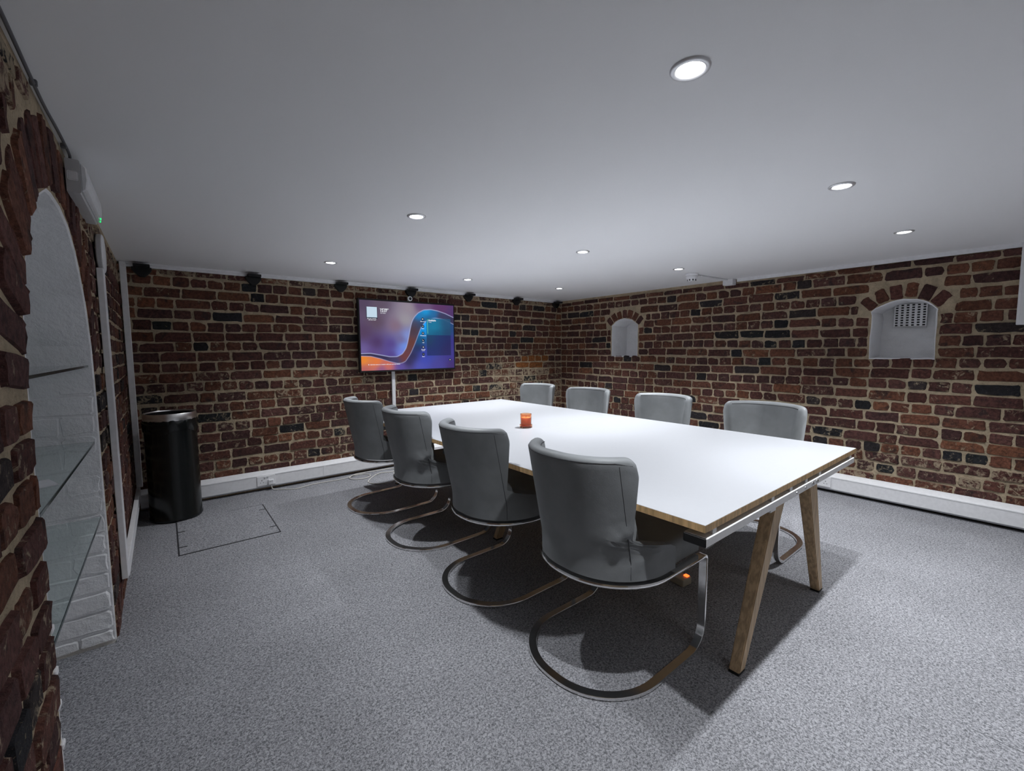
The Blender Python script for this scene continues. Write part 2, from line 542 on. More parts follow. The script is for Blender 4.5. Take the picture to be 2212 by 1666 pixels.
# right wall with the two small arched niches
def arch_op(c, a, z0, zs, zc, rin, rout, amin):
    def f(z):
        if z < z0+.014: return None
        if z <= zs+(.032 if amin == 0 else 0): hw = a+.012
        else:
            dz = z-zc
            if dz >= rout: return None
            hw = min(sqrt(rout*rout-dz*dz), dz/tan(amin)) if amin > 0 else sqrt(rout*rout-dz*dz)
            hw += .008
        return (c-hw, c+hw)
    return f
def uR(y): return YB-y
n1 = dict(c=uR(3.435), a=.198, z0=1.182, zs=1.580, zc=1.393, r=.272)
n2 = dict(c=uR(.766), a=.198, z0=1.184, zs=1.568, zc=1.393, r=.267)
po1 = arch_outline(n1['c'], n1['a'], n1['z0'], n1['zs'], n1['zc'], n1['r'], 12, .004, 3)
po2 = arch_outline(n2['c'], n2['a'], n2['z0'], n2['zs'], n2['zc'], n2['r'], 12, .005, 4)
ops = [arch_op(n['c'], n['a'], n['z0'], n['zs'], n['zc'], n['r'], n['r']+.125, radians(40)) for n in (n1, n2)]
LR = YB-YN
wall_right, rotR, WR, itR = build_wall('wall_right', 'right', (XR, YB, 0), (0, -1, 0), (-1, 0, 0),
    [(-.001, -.05), (LR+.3, -.05), (LR+.3, ZC), (-.001, ZC)], ops, (.004, YB+.5), .17, [po1, po2])
add_voussoirs(itR, n1['c'], n1['zc'], n1['r']+.004, n1['r']+.118, radians(40), radians(140), 7, 'left')
add_voussoirs(itR, n2['c'], n2['zc'], n2['r']+.004, n2['r']+.128, radians(42), radians(140), 6, 'left')
place_bricks(wall_right, rotR, WR, itR)
lin1 = niche_lining('niche_lining', wall_right, WR, po1, .30, .006)
lin2 = niche_lining('niche_lining', wall_right, WR, po2, .30, .006)

# left wall with the tall arched niche
def uL(y): return y-YN
nc, na, nzs, nr = uL(1.965), .592, 1.165, .592
po3 = arch_outline(nc, na, -.045, nzs, nzs, nr, 26, .007, 9)
op3 = arch_op(nc, na, -.1, nzs, nzs, nr, nr+.205, 0)
LL = YB-YN
wall_left, rotL, WL, itL = build_wall('wall_left', 'left', (XL, YN, 0), (0, 1, 0), (1, 0, 0),
    [(-.3, -.05), (LL+.001, -.05), (LL+.001, ZC), (-.3, ZC)], [op3], (uL(.25), LL-.002), 0.02, [po3])
add_voussoirs(itL, nc, nzs, nr+.004, nr+.200, radians(3), radians(177), 24, 'left')
place_bricks(wall_left, rotL, WL, itL)
lin3 = niche_lining('niche_lining', wall_left, WL, po3, .34)
# painted bricks on the reveal of the niche (the far jamb and the foot of the vault) and on its back
def painted_brick(center, U, Z, N, w, h, r, seedv):
    V, Fc = brick_template(w, h, r, seedv, .9)
    rot = Matrix((U, Z, N)).transposed().to_4x4()
    m = Matrix.Translation(center) @ rot
    me = bpy.data.meshes.new('painted_brick'); me.from_pydata([m @ Vector(v) for v in V], [], Fc); me.update()
    o = link_mesh('painted_brick', me, M['white_paint'], lin3)
yj = 1.965+.592-.010
for k in range(1, len(JOINTS)-1):
    zt, zb = JOINTS[k]-.004, JOINTS[k+1]+.004
    if zb < -.03 or zt > 1.19: continue
    zb = max(zb, .003)
    x = XL-.006; first = True
    while x > XL-.33:
        w = rng.choice((.11, .225)) if first else .215
        w = min(w, x-(XL-.335))
        if w < .04: break
        painted_brick(Vector((x-w/2, yj, (zt+zb)/2+rng.uniform(-.004, .004))), Vector((-1, 0, 0)), Vector((0, 0, 1)), Vector((0, -1, 0)), w-.004, zt-zb+.001, rng.uniform(-.001, .004), rng.randrange(9999))
        x -= w; first = False
    y = 1.40+(.0 if k % 2 else .11)
    while y < 2.54:
        w = min(.225, 2.545-y)
        if w > .05: painted_brick(Vector((XL-.337, y+w/2, (zt+zb)/2)), Vector((0, 1, 0)), Vector((0, 0, 1)), Vector((1, 0, 0)), w-.004, zt-zb+.001, rng.uniform(-.001, .004), rng.randrange(9999))
        y += w
# dabs of white paint on the near edge of the niche
bm = NB(); q = random.Random(3)
for k in range(3, 20):
    z = JOINTS[k]-.012+q.uniform(-.01, .01)
    if z > .72 or z < .03 or q.random() < .25: continue
    s = q.uniform(.005, .011)
    box(bm, (XL-.01, 1.382-.024, z-s), (XL+.0055, 1.382+.002, z+s*.6), .002, 1)
obj('paint_dab', bm, M['white_paint'], wall_left)
# unseen wall behind the camera, given a white finish to bounce light
bm = NB(); box(bm, (XL-.36, YN-.3, -.05), (XR+.36, YN, ZC)); struct(obj('wall_front', bm, M['ceiling']))

# ------------------------------------------------------------------ trims, skirting trunking
def trunk_profile(): return [(0, .030), (.030, .018), (.062, .036), (.066, .040), (.066, .146), (.062, .150), (.012, .176), (0, .176)]
bm = NB(); prism(bm, trunk_profile(), XL+.03, XR-.068, lambda d, z, u: (u, YB-.009-d, z))
bb = struct(obj('baseboard_back', bm, M['plastic']))
bm = NB(); prism(bm, trunk_profile(), -.9, YB-.01, lambda d, z, u: (XR-.009-d, u, z))
br = struct(obj('baseboard_right', bm, M['plastic']))
for x in (1.20, 2.95):
    bm = NB(); prism(bm, [(d*1.02+.0005, z) for d, z in trunk_profile()[2:]] + [(.0, .15)], x-.012, x+.012, lambda d, z, u: (u, YB-.010-d, z))
    obj('joint_cover', bm, M['plastic'], bb)
for par, mk in ((bb, lambda z: ((XL+.03, YB-.0765, z-.0012), (XR-.075, YB-.0745, z+.0012))), (br, lambda z: ((XR-.0765, -.9, z-.0012), (XR-.0745, YB-.08, z+.0012)))):
    bm = NB(); a, b = mk(.138); box(bm, a, b); obj('lid_groove', bm, M['plastic_grey'], par)
# black pipe seen in the gap below the right trunking
bm = NB(); tube(bm, [(XR-.012, -.8, .016), (XR-.012, YB-.1, .016)], .011, 8)
tag(obj('skirting_pipe', bm, M['black']), 'thin black pipe in the gap under the right wall trunking', 'pipe')
bm = NB(); box(bm, (.2, YB-.024, .002), (4.4, YB-.008, .030), .003, 1)
tag(obj('floor_batten', bm, M['oak']), 'narrow brown batten in the gap under the back wall trunking', 'batten')

bm = NB(); prism(bm, [(.006, 1.946), (.018, 1.946), (.022, 1.950), (.022, 1.962), (.032, 1.964), (.034, 1.968), (.034, ZC), (.006, ZC)], XL+.04, XR-.03, lambda d, z, u: (u, YB-.006-d, z))
struct(obj('trim_1', bm, M['plastic']))
bm = NB(); prism(bm, [(.006, 1.950), (.026, 1.950), (.028, 1.954), (.028, ZC), (.006, ZC)], -.9, 2.05, lambda d, z, u: (XR-.006-d, u, z))
struct(obj('trim_2', bm, M['plastic']))

# vertical trunking in the back left corner, conduit on the left wall and its level run
bm = NB(); box(bm, (XL+.012, YB-.050, .205), (XL+.052, YB-.012, ZC-.001), .003, 1)
t = obj('cable_trunking', bm, M['plastic']); tag(t, 'tall white cable trunking upright in the back left corner beside the black bin', 'trunking')
bm = NB(); box(bm, (XL+.011, 2.845, .150), (XL+.036, 2.925, 1.680), .002, 1)
c = obj('cable_trunking', bm, M['plastic']); tag(c, 'white upright cable trunking on the left brick wall below the round white disc', 'trunking')
bm = NB(); box(bm, (XL+.011, 2.930, .125), (XL+.036, YB-.052, .205), .002, 1)
c = obj('cable_trunking', bm, M['plastic']); tag(c, 'low level white cable trunking running along the foot of the left brick wall', 'trunking')

# ------------------------------------------------------------------ downlights
def make_downlight(x, y, label, k=1.0):
    r = empty('downlight', (x, y, ZC)); tag(r, label, 'ceiling light', 'round recessed downlights in the ceiling')
    bm = NB()
    lathe(bm, [(.0325, -.0005), (.0335, -.004), (.038, -.0065), (.044, -.006), (.0485, -.003), (.049, -.0005)], 40)
    obj('bezel', bm, M['bezel'], r, True, 60)
    bm = NB(); lathe(bm, [(.0325, -.0008), (.030, -.0034), (.0, -.0046)], 32)
    obj('bulb', bm, M['lamp'], r, True)
    ld = bpy.data.lights.new('bulb_light', 'SPOT'); ld.energy = SPOT_POWER*k; ld.spot_size = SPOT_ANGLE; ld.spot_blend = SPOT_BLEND
    ld.shadow_soft_size = .022; ld.color = LAMP_COLOR
    lo = bpy.data.objects.new('bulb_light', ld); COL.objects.link(lo); lo.parent = r; lo.location = (0, 0, -.010)
    return r
for x, y, lab in (
    (1.073, .614, 'largest and nearest round downlight, at the top of the picture'),
    (2.340, .620, 'round downlight above the near end of the white table'),
    (3.562, .615, 'round downlight nearest the ceiling strip on the right'),
    (1.078, 2.129, 'round downlight on the left, above and in front of the wall display'),
    (2.400, 2.165, 'round downlight above the middle of the white table and the candle'),
    (3.586, 2.113, 'round downlight right beside the smoke detector'),
    (1.082, 3.631, 'leftmost small round downlight, near the back wall'),
    (2.407, 3.690, 'small round downlight above the far end of the white table'),
    (3.596, 3.601, 'smallest round downlight, in front of the back right corner')):
    make_downlight(x, y, lab, .62 if x < 1.5 else 1.0)
for x, lab in ((1.075, 'added unseen downlight behind the camera, on the left'), (2.37, 'added unseen downlight behind the camera, in the middle'), (3.57, 'added unseen downlight behind the camera, on the right')):
    make_downlight(x, -.92, lab, .32)  # unseen lamps added on the continued grid to brighten the ceiling

# ------------------------------------------------------------------ table
TX0, TX1, TY0, TY1, TZ = 1.303, 2.971, .655, 3.900, .7235
TM = 2.270
root = empty('meeting_table', ((TX0+TX1)/2, (TY0+TY1)/2, 0))
tag(root, 'long white meeting table with ply edges and splayed wooden legs', 'table')
ox, oy = root.location.x, root.location.y
for a, b in ((TY0, TM-.0007), (TM+.0007, TY1)):
    bm = NB(); box(bm, (TX0-ox, a-oy, .6985), (TX1-ox, b-oy, .7217))
    top = obj('table_top', bm, M['edge'], root)
    bm = NB(); box(bm, (TX0-ox+.0004, a-oy+.0004, .7217), (TX1-ox-.0004, b-oy-.0004, TZ), .0006, 1)
    obj('laminate', bm, M['laminate'], top)
def leg_mesh(foot, topc, fw, tw, d):
    bm = NB(); (fx, fy), (tx, ty) = foot, topc
    vs = []
    for (cx, cy, w, dd, z) in ((fx, fy, fw, d*.8, .008), (tx, ty, tw, d, .649)):
        vs.append([bm.verts.new((cx+sx*w/2, cy+sy*dd/2, z)) for sx, sy in ((-1, -1), (1, -1), (1, 1), (-1, 1))])
    a, b = vs
    for i in range(4): bm.faces.new((a[i], a[(i+1) % 4], b[(i+1) % 4], b[i]))
    bm.faces.new(a[::-1]); bm.faces.new(b)
    bmesh.ops.bevel(bm, geom=list(bm.edges), offset=.004, segments=2, affect='EDGES')
    return bm
for bi, yb in enumerate((TY0-.003, TM-.04, TY1-.077)):
    yc = yb+.04
    bm = NB(); box(bm, (1.310-ox, yb-oy, .648), (2.930-ox, yb+.08-oy, .680), .003, 1)
    beam = obj('beam', bm, M['white_metal'], root)
    for xe, s in ((1.310, -1), (2.930, 1)):
        bm = NB(); box(bm, (xe-ox, yb+.001-oy, .649), (xe+s*.005-ox, yb+.079-oy, .679), .003, 1)
        obj('end_cap', bm, M['black'], beam)
    for xs_ in (1.370, 1.840, 2.030, 2.210, 2.390, 2.880):
        bm = NB(); box(bm, (xs_-.013-ox, yb-oy+(.005 if bi == 0 else .002), .680), (xs_+.013-ox, yb+.06-oy, .6985), .001, 1)
        obj('spacer', bm, M['white_metal'], beam)
    for xb, r_ in ((2.075, .006), (2.180, .007), (2.270, .010), (2.330, .010)):
        bm = NB(); lathe(bm, [(r_, 0), (r_, -.003), (r_*.6, -.006), (0, -.0065)], 14, (xb-ox, yb-oy, .664), 'Y')
        obj('bolt', bm, M['steel'], beam, True)
    bm = NB(); box(bm, (1.820-ox, yb-oy+.004, .636), (1.870-ox, yb-oy+.03, .648), .001, 1); obj('bracket', bm, M['white_metal'], beam)
    for foot, topx in ((1.710, 2.000), (2.636, 2.385)):
        lg = obj('leg', leg_mesh((foot-ox, yc+.024-oy), (topx-ox, yc+.016-oy), .052, .105, .052), M['oak'], root)
        bm = NB(); box(bm, (foot-.027-ox, yc+.003-oy, 0), (foot+.027-ox, yc+.045-oy, .009), .002, 1); obj('foot_pad', bm, M['black'], lg)
# steel rails under the top, lengthways
for xr in (1.62, 2.66):
    bm = NB(); box(bm, (xr-.02-ox, TY0+.09-oy, .655), (xr+.02-ox, TY1-.09-oy, .6985), .002, 1); obj('rail', bm, M['black'], root)

# candle
cr = empty('candle_jar', (2.009, 2.345, TZ)); tag(cr, 'small orange glass candle jar standing on the white table', 'candle')
bm = NB(); lathe(bm, [(.0, .0), (.043, .0), (.045, .003), (.045, .022), (.042, .022), (.041, .006), (.0, .006)], 40); obj('dish', bm, M['amber'], cr, True)
bm = NB(); lathe(bm, [(0, .0065), (.036, .0065), (.038, .010), (.041, .098), (.0395, .0995), (.038, .098), (.0355, .013), (0, .012)], 40); obj('jar', bm, M['amber'], cr, True)
bm = NB(); lathe(bm, [(0, .0135), (.0345, .0135), (.0358, .070), (.033, .074), (0, .072)], 32); wx = obj('wax', bm, M['wax'], cr, True)
bm = NB(); tube(bm, [(0, 0, .070), (.001, 0, .078), (.002, .001, .084)], .0012, 6); obj('wick', bm, M['black'], wx)

# ------------------------------------------------------------------ chairs
def u_plan(rear, a, front, rc, n=14):
    """half plan (y>=0) from the rear centre to the front: list of (x, y)"""
    pts = [(rear, 0.0), (rear, (a-rc)*.5)]
    for i in range(n+1):
        t = pi/2*i/n
        pts.append((rear+rc-rc*cos(t), a-rc+rc*sin(t)))
    pts.append((front, a))
    return pts
def band(path, width, thick):
    """closed flat band: path = [(point, width direction)]"""
    bm = NB(); n = len(path); rings = []
    for i in range(n):
        p, w = path[i]; a = path[i-1][0]; b = path[(i+1) % n][0]
        t = (b-a).normalized(); w = (w - t*w.dot(t)).normalized(); h = t.cross(w)
        c = .28
        prof = [(-1, -c), (-1+.12, -1), (1-.12, -1), (1, -c), (1, c), (1-.12, 1), (-1+.12, 1), (-1, c)]
        rings.append([bm.verts.new(p + w*(x*width/2) + h*(y*thick/2)) for x, y in prof])
    for i in range(n):
        a, b = rings[i], rings[(i+1) % n]
        for k in range(8): bm.faces.new((a[k], a[(k+1) % 8], b[(k+1) % 8], b[k]))
    return bm
BR, BA, FR = -.325, .278, .300
def chair_frame():
    th, wd = .014, .036
    zb, zs = th/2+.001, .408
    half = []
    base = u_plan(BR, BA, FR-.13, .262)
    def wdir(pl, i):
        a = pl[max(0, i-1)]; b = pl[min(len(pl)-1, i+1)]
        return Vector((b[1]-a[1], -(b[0]-a[0]), 0)).normalized() if i > 0 else Vector((1, 0, 0))
    for i, (x, y) in enumerate(base): half.append((Vector((x, y, zb)), wdir(base, i)))
    r = .105
    for i in range(1, 10):
        t = pi/2*i/10; half.append((Vector((FR-r+r*sin(t), BA, zb+r-r*cos(t))), Vector((0, 1, 0))))
    half.append((Vector((FR, BA, zb+r)), Vector((0, 1, 0))))
    half.append((Vector((FR, BA, zs-.06)), Vector((0, 1, 0))))
    for i in range(0, 4):
        t = pi/2*i/3; half.append((Vector((FR-.014+.014*cos(t), BA, zs-.014+.014*sin(t))), Vector((0, 1, 0))))
    seat = u_plan(-.255, BA, FR-.05, .262)
    for i in range(len(seat)-1, -1, -1):
        x, y = seat[i]; half.append((Vector((x, y, zs)), wdir(seat, i)))
    path = half + [(Vector((p.x, -p.y, p.z)), Vector((w.x, -w.y, w.z))) for p, w in half[::-1][1:-1]]
    # keep the width direction on one side all round
    out = []; prev = None
    for p, w in path:
        if prev is not None and w.dot(prev) < 0: w = -w
        out.append((p, w)); prev = w
    return band(out, wd, th)
def back_xy(s, z, off):
    """point on the back shell: s in [-1,1] along the plan, off = distance inwards from the outer skin"""
    rec = -.185*max(0, z-.50) - .02*(z-.42)
    rear, a, rc, front = -.262, .283, .262, .07
    Ls = (a-rc); La = pi/2*rc; Lf = front-(rear+rc)
    tot = Ls+La+Lf; d = abs(s)*tot
    if d < Ls: x, y, nx, ny = rear, d, 1, 0
    elif d < Ls+La:
        t = (d-Ls)/rc; x, y, nx, ny = rear+rc-rc*cos(t), a-rc+rc*sin(t), cos(t), -sin(t)
    else: x, y, nx, ny = rear+rc+(d-Ls-La), a, 0, -1
    sg = 1 if s >= 0 else -1
    return Vector((x+nx*off+rec, sg*(y+ny*off), z))
BACK_LEN = .021+pi/2*.262+(.07-(-.262+.262))
def back_limit(z):
    """how far round the plan the back reaches at height z: full at the seat, upright short wings above it"""
    rec = -.185*max(0, z-.50) - .02*(z-.42)
    c = 1-(-.158-(-.262+rec))/.262
    hi = (.021+.262*math.acos(max(-1, min(1, c))))/BACK_LEN
    t = min(1, max(0, (z-.515)/.075)); t = t*t*(3-2*t)
    return 1.0+(hi-1.0)*t
def chair_back(folds):
    bm = NB(); th = .054; S = 64; ztop, zbot = .902, .425
    rings = []
    for i in range(S+1):
        s = -1+2*i/S; e = abs(s)
        zt = ztop - .004*e
        endt = max(0, (e-.84)/.16)
        zt_i = zt - .055*(1-sqrt(max(0, 1-endt**2.2)))
        t_i = th*(1-.55*endt**4)
        prof = []
        NZ = 22
        for k in range(NZ+1):
            z = zbot+(zt_i-.026-zbot)*k/NZ
            f = .0015*sin(z*23+s*7)*max(0, .75-z)
            if folds:
                w = s*folds
                for zc, am, sl in ((.592, -.012, .13), (.566, .010, .17), (.622, -.006, .10), (.540, -.007, .20)):
                    f += am*math.exp(-((w-.80)/.26)**2)*math.exp(-((z-zc-sl*(w-.85))/.0125)**2)
            prof.append((z, f))
        for k in range(1, 8):
            t = pi*k/8; prof.append((zt_i-.026+.026*sin(t), t_i/2-t_i/2*cos(t)))
        for k in range(NZ, -1, -1):
            z = zbot+(zt_i-.026-zbot)*k/NZ
            prof.append((z, t_i+.010*(1-k/NZ)))
        rings.append([bm.verts.new(back_xy(s*back_limit(z), z, o)) for z, o in prof])
    n = len(rings[0])
    for a, b in zip(rings, rings[1:]):
        for k in range(n): bm.faces.new((a[k], a[(k+1) % n], b[(k+1) % n], b[k]))
    for R_ in (rings[0][::-1], rings[-1]): bm.faces.new(R_)
    return bm
def surf_tube(fn, r=.0022, n=40):
    bm = NB(); tube(bm, [fn(i/n) for i in range(n+1)], r, 6); return bm
def chair_seat():
    bm = NB(); prof_h = [(.425, 1.0), (.470, 1.005), (.500, .99), (.515, .955), (.522, .88)]
    base = u_plan(-.235, .262, .285, .225, 10)
    full = [(x, y) for x, y in base] + [(x, -y) for x, y in base[::-1][:-1]]
    rings = []
    for z, s in prof_h:
        rings.append([bm.verts.new((.03+(x-.03)*s, y*s, z)) for x, y in full])
    k = len(full)
    for a, b in zip(rings, rings[1:]):
        for i in range(k): bm.faces.new((a[i], a[(i+1) % k], b[(i+1) % k], b[i]))
    bm.faces.new(rings[0][::-1]); bm.faces.new(rings[-1])
    return bm
def make_chair(name, folds):
    r = empty(name)
    obj('frame', chair_frame(), M['chrome'], r, True, 35)
    st = obj('seat', chair_seat(), M['leather'], r, True, 50)
    bk = obj('backrest', chair_back(folds), M['leather'], r, True, 55)
    for k_, sg in enumerate((-1, 1)):
        obj('seam', surf_tube(lambda t, sg=sg: back_xy(sg*.272/BACK_LEN, .43+.44*t, .0004), .0014), M['piping'], bk)
    obj('piping', surf_tube(lambda t: back_xy((-.90+1.8*t)*back_limit(.9), .8815-.012*max(0, abs(2*t-1)-.8)/.2, .0022), .0022, 60), M['piping'], bk)
    obj('piping', surf_tube(lambda t: back_xy((-.88+1.76*t)*back_limit(.9), .880, .0530), .0022, 60), M['piping'], bk)
    return r
protoA = make_chair('cantilever_chair', -1)
protoB = None
left_lab = ['grey cantilever chair nearest the camera, left side of the table',
            'second grey cantilever chair from the camera, left side of the table',
            'third grey cantilever chair from the camera, left side of the table',
            'farthest grey cantilever chair on the left side, nearest the floor hatch']
right_lab = ['grey cantilever chair at the near end of the table, right side, widest in view',
             'second grey cantilever chair from the near end, right side of the table',
             'grey cantilever chair on the right side, third from the near end',
             'farthest grey cantilever chair, right side of the table by the back corner']
GRP = 'grey cantilever chairs around the meeting table'
spots = [(1.448, 1.160, 0.0, left_lab[0], 1), (1.448, 1.905, .02, left_lab[1], 0), (1.450, 2.690, .02, left_lab[2], 1), (1.450, 3.480, .05, left_lab[3], 0),
         (3.030, 1.230, pi, right_lab[0], 0), (3.030, 2.010, pi-.02, right_lab[1], 0), (3.030, 2.820, pi+.02, right_lab[2], 0), (3.030, 3.560, pi, right_lab[3], 0)]
protoB = make_chair('cantilever_chair', 0)
used = {0: False, 1: False}
for x, y, rz, lab, f in spots:
    proto = protoA if f else protoB
    o = proto if not used[f] else copy_tree(proto)
    used[f] = True
    o.location = (x, y, 0); o.rotation_euler = (0, 0, rz); tag(o, lab, 'chair', GRP)

# ------------------------------------------------------------------ wall display
SX0, SX1, SZ0, SZ1, SY = 1.575, 2.712, 1.056, 1.818, 4.450
tv = empty('wall_display', ((SX0+SX1)/2, SY, SZ0)); tag(tv, 'large wall display showing a purple and blue ribbon wallpaper and 12:37', 'screen')
tx, tz = tv.location.x, SZ0
bm = NB(); box(bm, (SX0-tx, 0, 0), (SX1-tx, .045, SZ1-tz), .004, 2); obj('housing', bm, M['black'], tv)
bm = NB(); box(bm, (-.25, .045, .15), (.25, .094, .55), .004, 1); obj('wall_mount', bm, M['black'], tv)
bm = NB(); box(bm, (.43, .05, .06), (.60, .075, .30), .003, 1); obj('side_unit', bm, M['plastic'], tv)
def screen_mesh():
    x0, x1, z0, z1 = SX0-tx+.016, SX1-tx-.016, .018, SZ1-tz-.018
    NX, NZ = 330, 220
    s = np.linspace(0, 1, NX); t = np.linspace(0, 1, NZ)       # t downwards
    S, T = np.meshgrid(s, t)
    # reference curves in the picture of the screen, x and y as shares of the screen
    X = lambda v: (np.array(v)-300)/1610.
    up_x = X([300, 315, 450, 600, 750, 870, 960, 1030, 1070, 1100, 1130, 1180, 1250, 1350, 1480, 1600, 1750, 1910])
    up_y = [.755, .755, .752, .778, .805, .805, .765, .675, .535, .405, .292, .208, .142, .094, .082, .096, .132, .190]
    lo_x = X([300, 320, 450, 600, 750, 870, 940, 1010, 1100, 1180, 1240, 1300, 1390, 1480, 1560, 1700, 1820, 1910])
    lo_y = [.790, .790, .796, .832, .878, .905, .905, .880, .765, .615, .48, .352, .258, .222, .210, .222, .262, .300]
    ker = np.exp(-np.linspace(-2.2, 2.2, 19)**2); ker /= ker.sum()
    def curve(cx, cy):
        v = np.convolve(np.pad(np.interp(s, cx, cy), 9, mode='edge'), ker, 'valid')
        return np.tile(v, (NZ, 1))
    U = curve(up_x, up_y); Lw = curve(lo_x, lo_y)
    def lin(c): c = np.array(c)/255.; return np.where(c <= .04045, c/12.92, ((c+.055)/1.055)**2.4)
    def rbf(pts):
        num = np.zeros(S.shape+(3,)); den = np.zeros(S.shape)
        for (a, b, c) in pts:
            w = 1/((S-a)**2*1.8+(T-b)**2+.004)**1.6
            num += w[..., None]*lin(c); den += w
        return num/den[..., None]
    above = rbf([(.03, .04, (78, 62, 88)), (.2, .05, (92, 77, 96)), (.5, .08, (150, 138, 150)), (.6, .03, (104, 74, 118)), (.85, .04, (92, 50, 100)), (.98, .12, (80, 50, 105)),
                 (.03, .45, (82, 58, 90)), (.15, .6, (76, 50, 98)), (.15, .3, (92, 72, 90)), (.35, .35, (132, 106, 124)), (.45, .25, (156, 150, 158)), (.40, .55, (112, 98, 140)), (.44, .65, (110, 150, 235)), (.47, .5, (130, 150, 215)),
                 (.30, .62, (82, 60, 135)), (.1, .75, (92, 66, 130)), (.3, .78, (80, 58, 135)), (.4, .76, (115, 130, 225)), (.03, .72, (110, 95, 155))])
    rib = rbf([(.02, .78, (45, 38, 70)), (.2, .83, (45, 40, 78)), (.35, .85, (58, 58, 104)), (.42, .82, (112, 56, 50)), (.5, .6, (104, 58, 50)), (.54, .4, (76, 52, 58)), (.56, .30, (70, 60, 80)), (.60, .20, (0, 130, 200)),
               (.68, .13, (0, 165, 235)), (.76, .13, (25, 105, 165)), (.70, .20, (30, 80, 130)), (.85, .17, (60, 48, 80)), (.98, .24, (52, 44, 76)), (.62, .30, (45, 55, 85))])
    below = rbf([(.02, .86, (240, 140, 30)), (.15, .88, (235, 125, 40)), (.03, .97, (175, 90, 95)), (.25, .93, (215, 110, 70)), (.2, .98, (120, 80, 140)), (.38, .96, (85, 75, 160)), (.6, .95, (76, 82, 180)), (.8, .97, (70, 65, 150)), (.98, .95, (66, 44, 110)),
                 (.97, .6, (58, 50, 130)), (.97, .35, (34, 70, 120)), (.66, .33, (0, 165, 255)), (.62, .42, (0, 140, 215)), (.60, .55, (10, 80, 120)), (.58, .68, (28, 42, 80)), (.52, .80, (36, 34, 70)), (.47, .88, (40, 36, 80)), (.66, .75, (52, 66, 170)), (.64, .86, (60, 72, 180)), (.95, .8, (62, 55, 140))])
    def sm(v, w): return np.clip(v/w*.5+.5, 0, 1)[..., None]
    slope = np.sqrt(1+np.gradient(U, axis=1)**2*(NX/1.4)**2*.0)
    a1 = sm(T-U, .006); a2 = sm(T-Lw, .006)
    C = above*(1-a1)+rib*a1; C = C*(1-a2)+below*a2
    for cv, wdt, amt in ((U, .010, .75), (Lw, .009, .55)):
        g = np.abs(np.gradient(cv, s, axis=1))
        d = np.abs(T-cv)/np.sqrt(1+g*g*.44)
        w = np.clip(1-d/wdt, 0, 1)[..., None]*amt
        C = C*(1-w)+lin((190, 195, 235))*w
    # translucent panel of the interface
    pn = (S > .678) & (S < .962) & (T > .215) & (T < .795)
    pc = rbf([(.7, .25, (22, 105, 135)), (.78, .35, (14, 122, 155)), (.92, .3, (32, 82, 120)), (.8, .45, (12, 86, 120)), (.93, .45, (30, 68, 105))])
    pc2 = rbf([(.7, .55, (24, 55, 88)), (.82, .6, (28, 44, 96)), (.92, .7, (36, 36, 88)), (.75, .78, (26, 42, 100))])
    pc = np.where((T < .475)[..., None], pc, pc2)
    C = np.where(pn[..., None], pc*.88+C*.12, C)
    vx = x0+(x1-x0)*S; vz = z1-(z1-z0)*T
    V = np.stack([vx, np.full_like(vx, -.0015), vz], -1).reshape(-1, 3)
    idx = np.arange(NX*NZ).reshape(NZ, NX)
    Fq = np.stack([idx[:-1, :-1], idx[1:, :-1], idx[1:, 1:], idx[:-1, 1:]], -1).reshape(-1, 4)
    me = bpy.data.meshes.new('screen'); me.from_pydata(V.tolist(), [], Fq.tolist()); me.update()
    at = me.color_attributes.new('picture', 'FLOAT_COLOR', 'POINT')
    at.data.foreach_set('color', np.concatenate([C, np.ones(C.shape[:2]+(1,))], -1).reshape(-1).astype(np.float32))
    m, nt, b = new_mat('screen_picture')
    a = node(nt, 'ShaderNodeAttribute', attribute_type='GEOMETRY', attribute_name='picture')
    nt.links.new(a.outputs['Color'], b.inputs['Emission Color'])
    setin(b, Base_Color=(.01, .01, .012), Roughness=.3, Emission_Strength=.9)
    return link_mesh('screen', me, m, tv), (x0, x1, z0, z1)
screen, (sx0, sx1, sz0, sz1) = screen_mesh()
M['ui_white'] = emit('ui_white', (.92, .94, 1), .85)
M['ui_tile'] = emit('ui_tile', (.62, .78, .92), .85)
M['ui_dark'] = emit('ui_dark', (.012, .018, .05), .8)
M['ui_green'] = emit('ui_green', (.20, .72, .55), .8)
def sp(s, t, off=-.003): return Vector((sx0+(sx1-sx0)*s, off, sz1-(sz1-sz0)*t))
def rect(name, s0, t0, s1, t1, mat, off=-.0025):
    bm = NB(); a, b = sp(s0, t0, off), sp(s1, t1, off)
    box(bm, (a.x, off, b.z), (b.x, off+.0007, a.z)); return obj(name, bm, mat, screen)
def text(txt, s, t, size, mat, bold=0.0, center=False):
    cu = bpy.data.curves.new('caption', 'FONT'); cu.body = txt; cu.size = size; cu.offset = bold
    cu.align_x = 'CENTER' if center else 'LEFT'; cu.resolution_u = 3
    tmp = bpy.data.objects.new('caption', cu); COL.objects.link(tmp)
    me = bpy.data.meshes.new_from_object(tmp.evaluated_get(bpy.context.evaluated_depsgraph_get()))
    bpy.data.objects.remove(tmp); me.name = 'caption'; me.materials.clear()
    o = link_mesh('caption', me, mat, screen)
    o.location = sp(s, t, -.0042); o.rotation_euler = (pi/2, 0, 0)
    return o
rect('join_tile', .060, .100, .168, .262, M['ui_dark'], -.0018)
rect('join_tile', .066, .092, .164, .240, M['ui_tile'], -.0027)
text('Join your meeting', .067, .262, .0135, M['ui_white'], .0003)
text('with this room', .078, .282, .0135, M['ui_white'], .0003)
text('24 SEPTEMBER', .192, .120, .0155, M['ui_white'], .0003)
text('12:37', .192, .156, .036, M['ui_white'], .0010)
text('1st room', .194, .180, .016, M['ui_white'], .0002)
text('Available', .700, .262, .027, M['ui_white'], .0008)
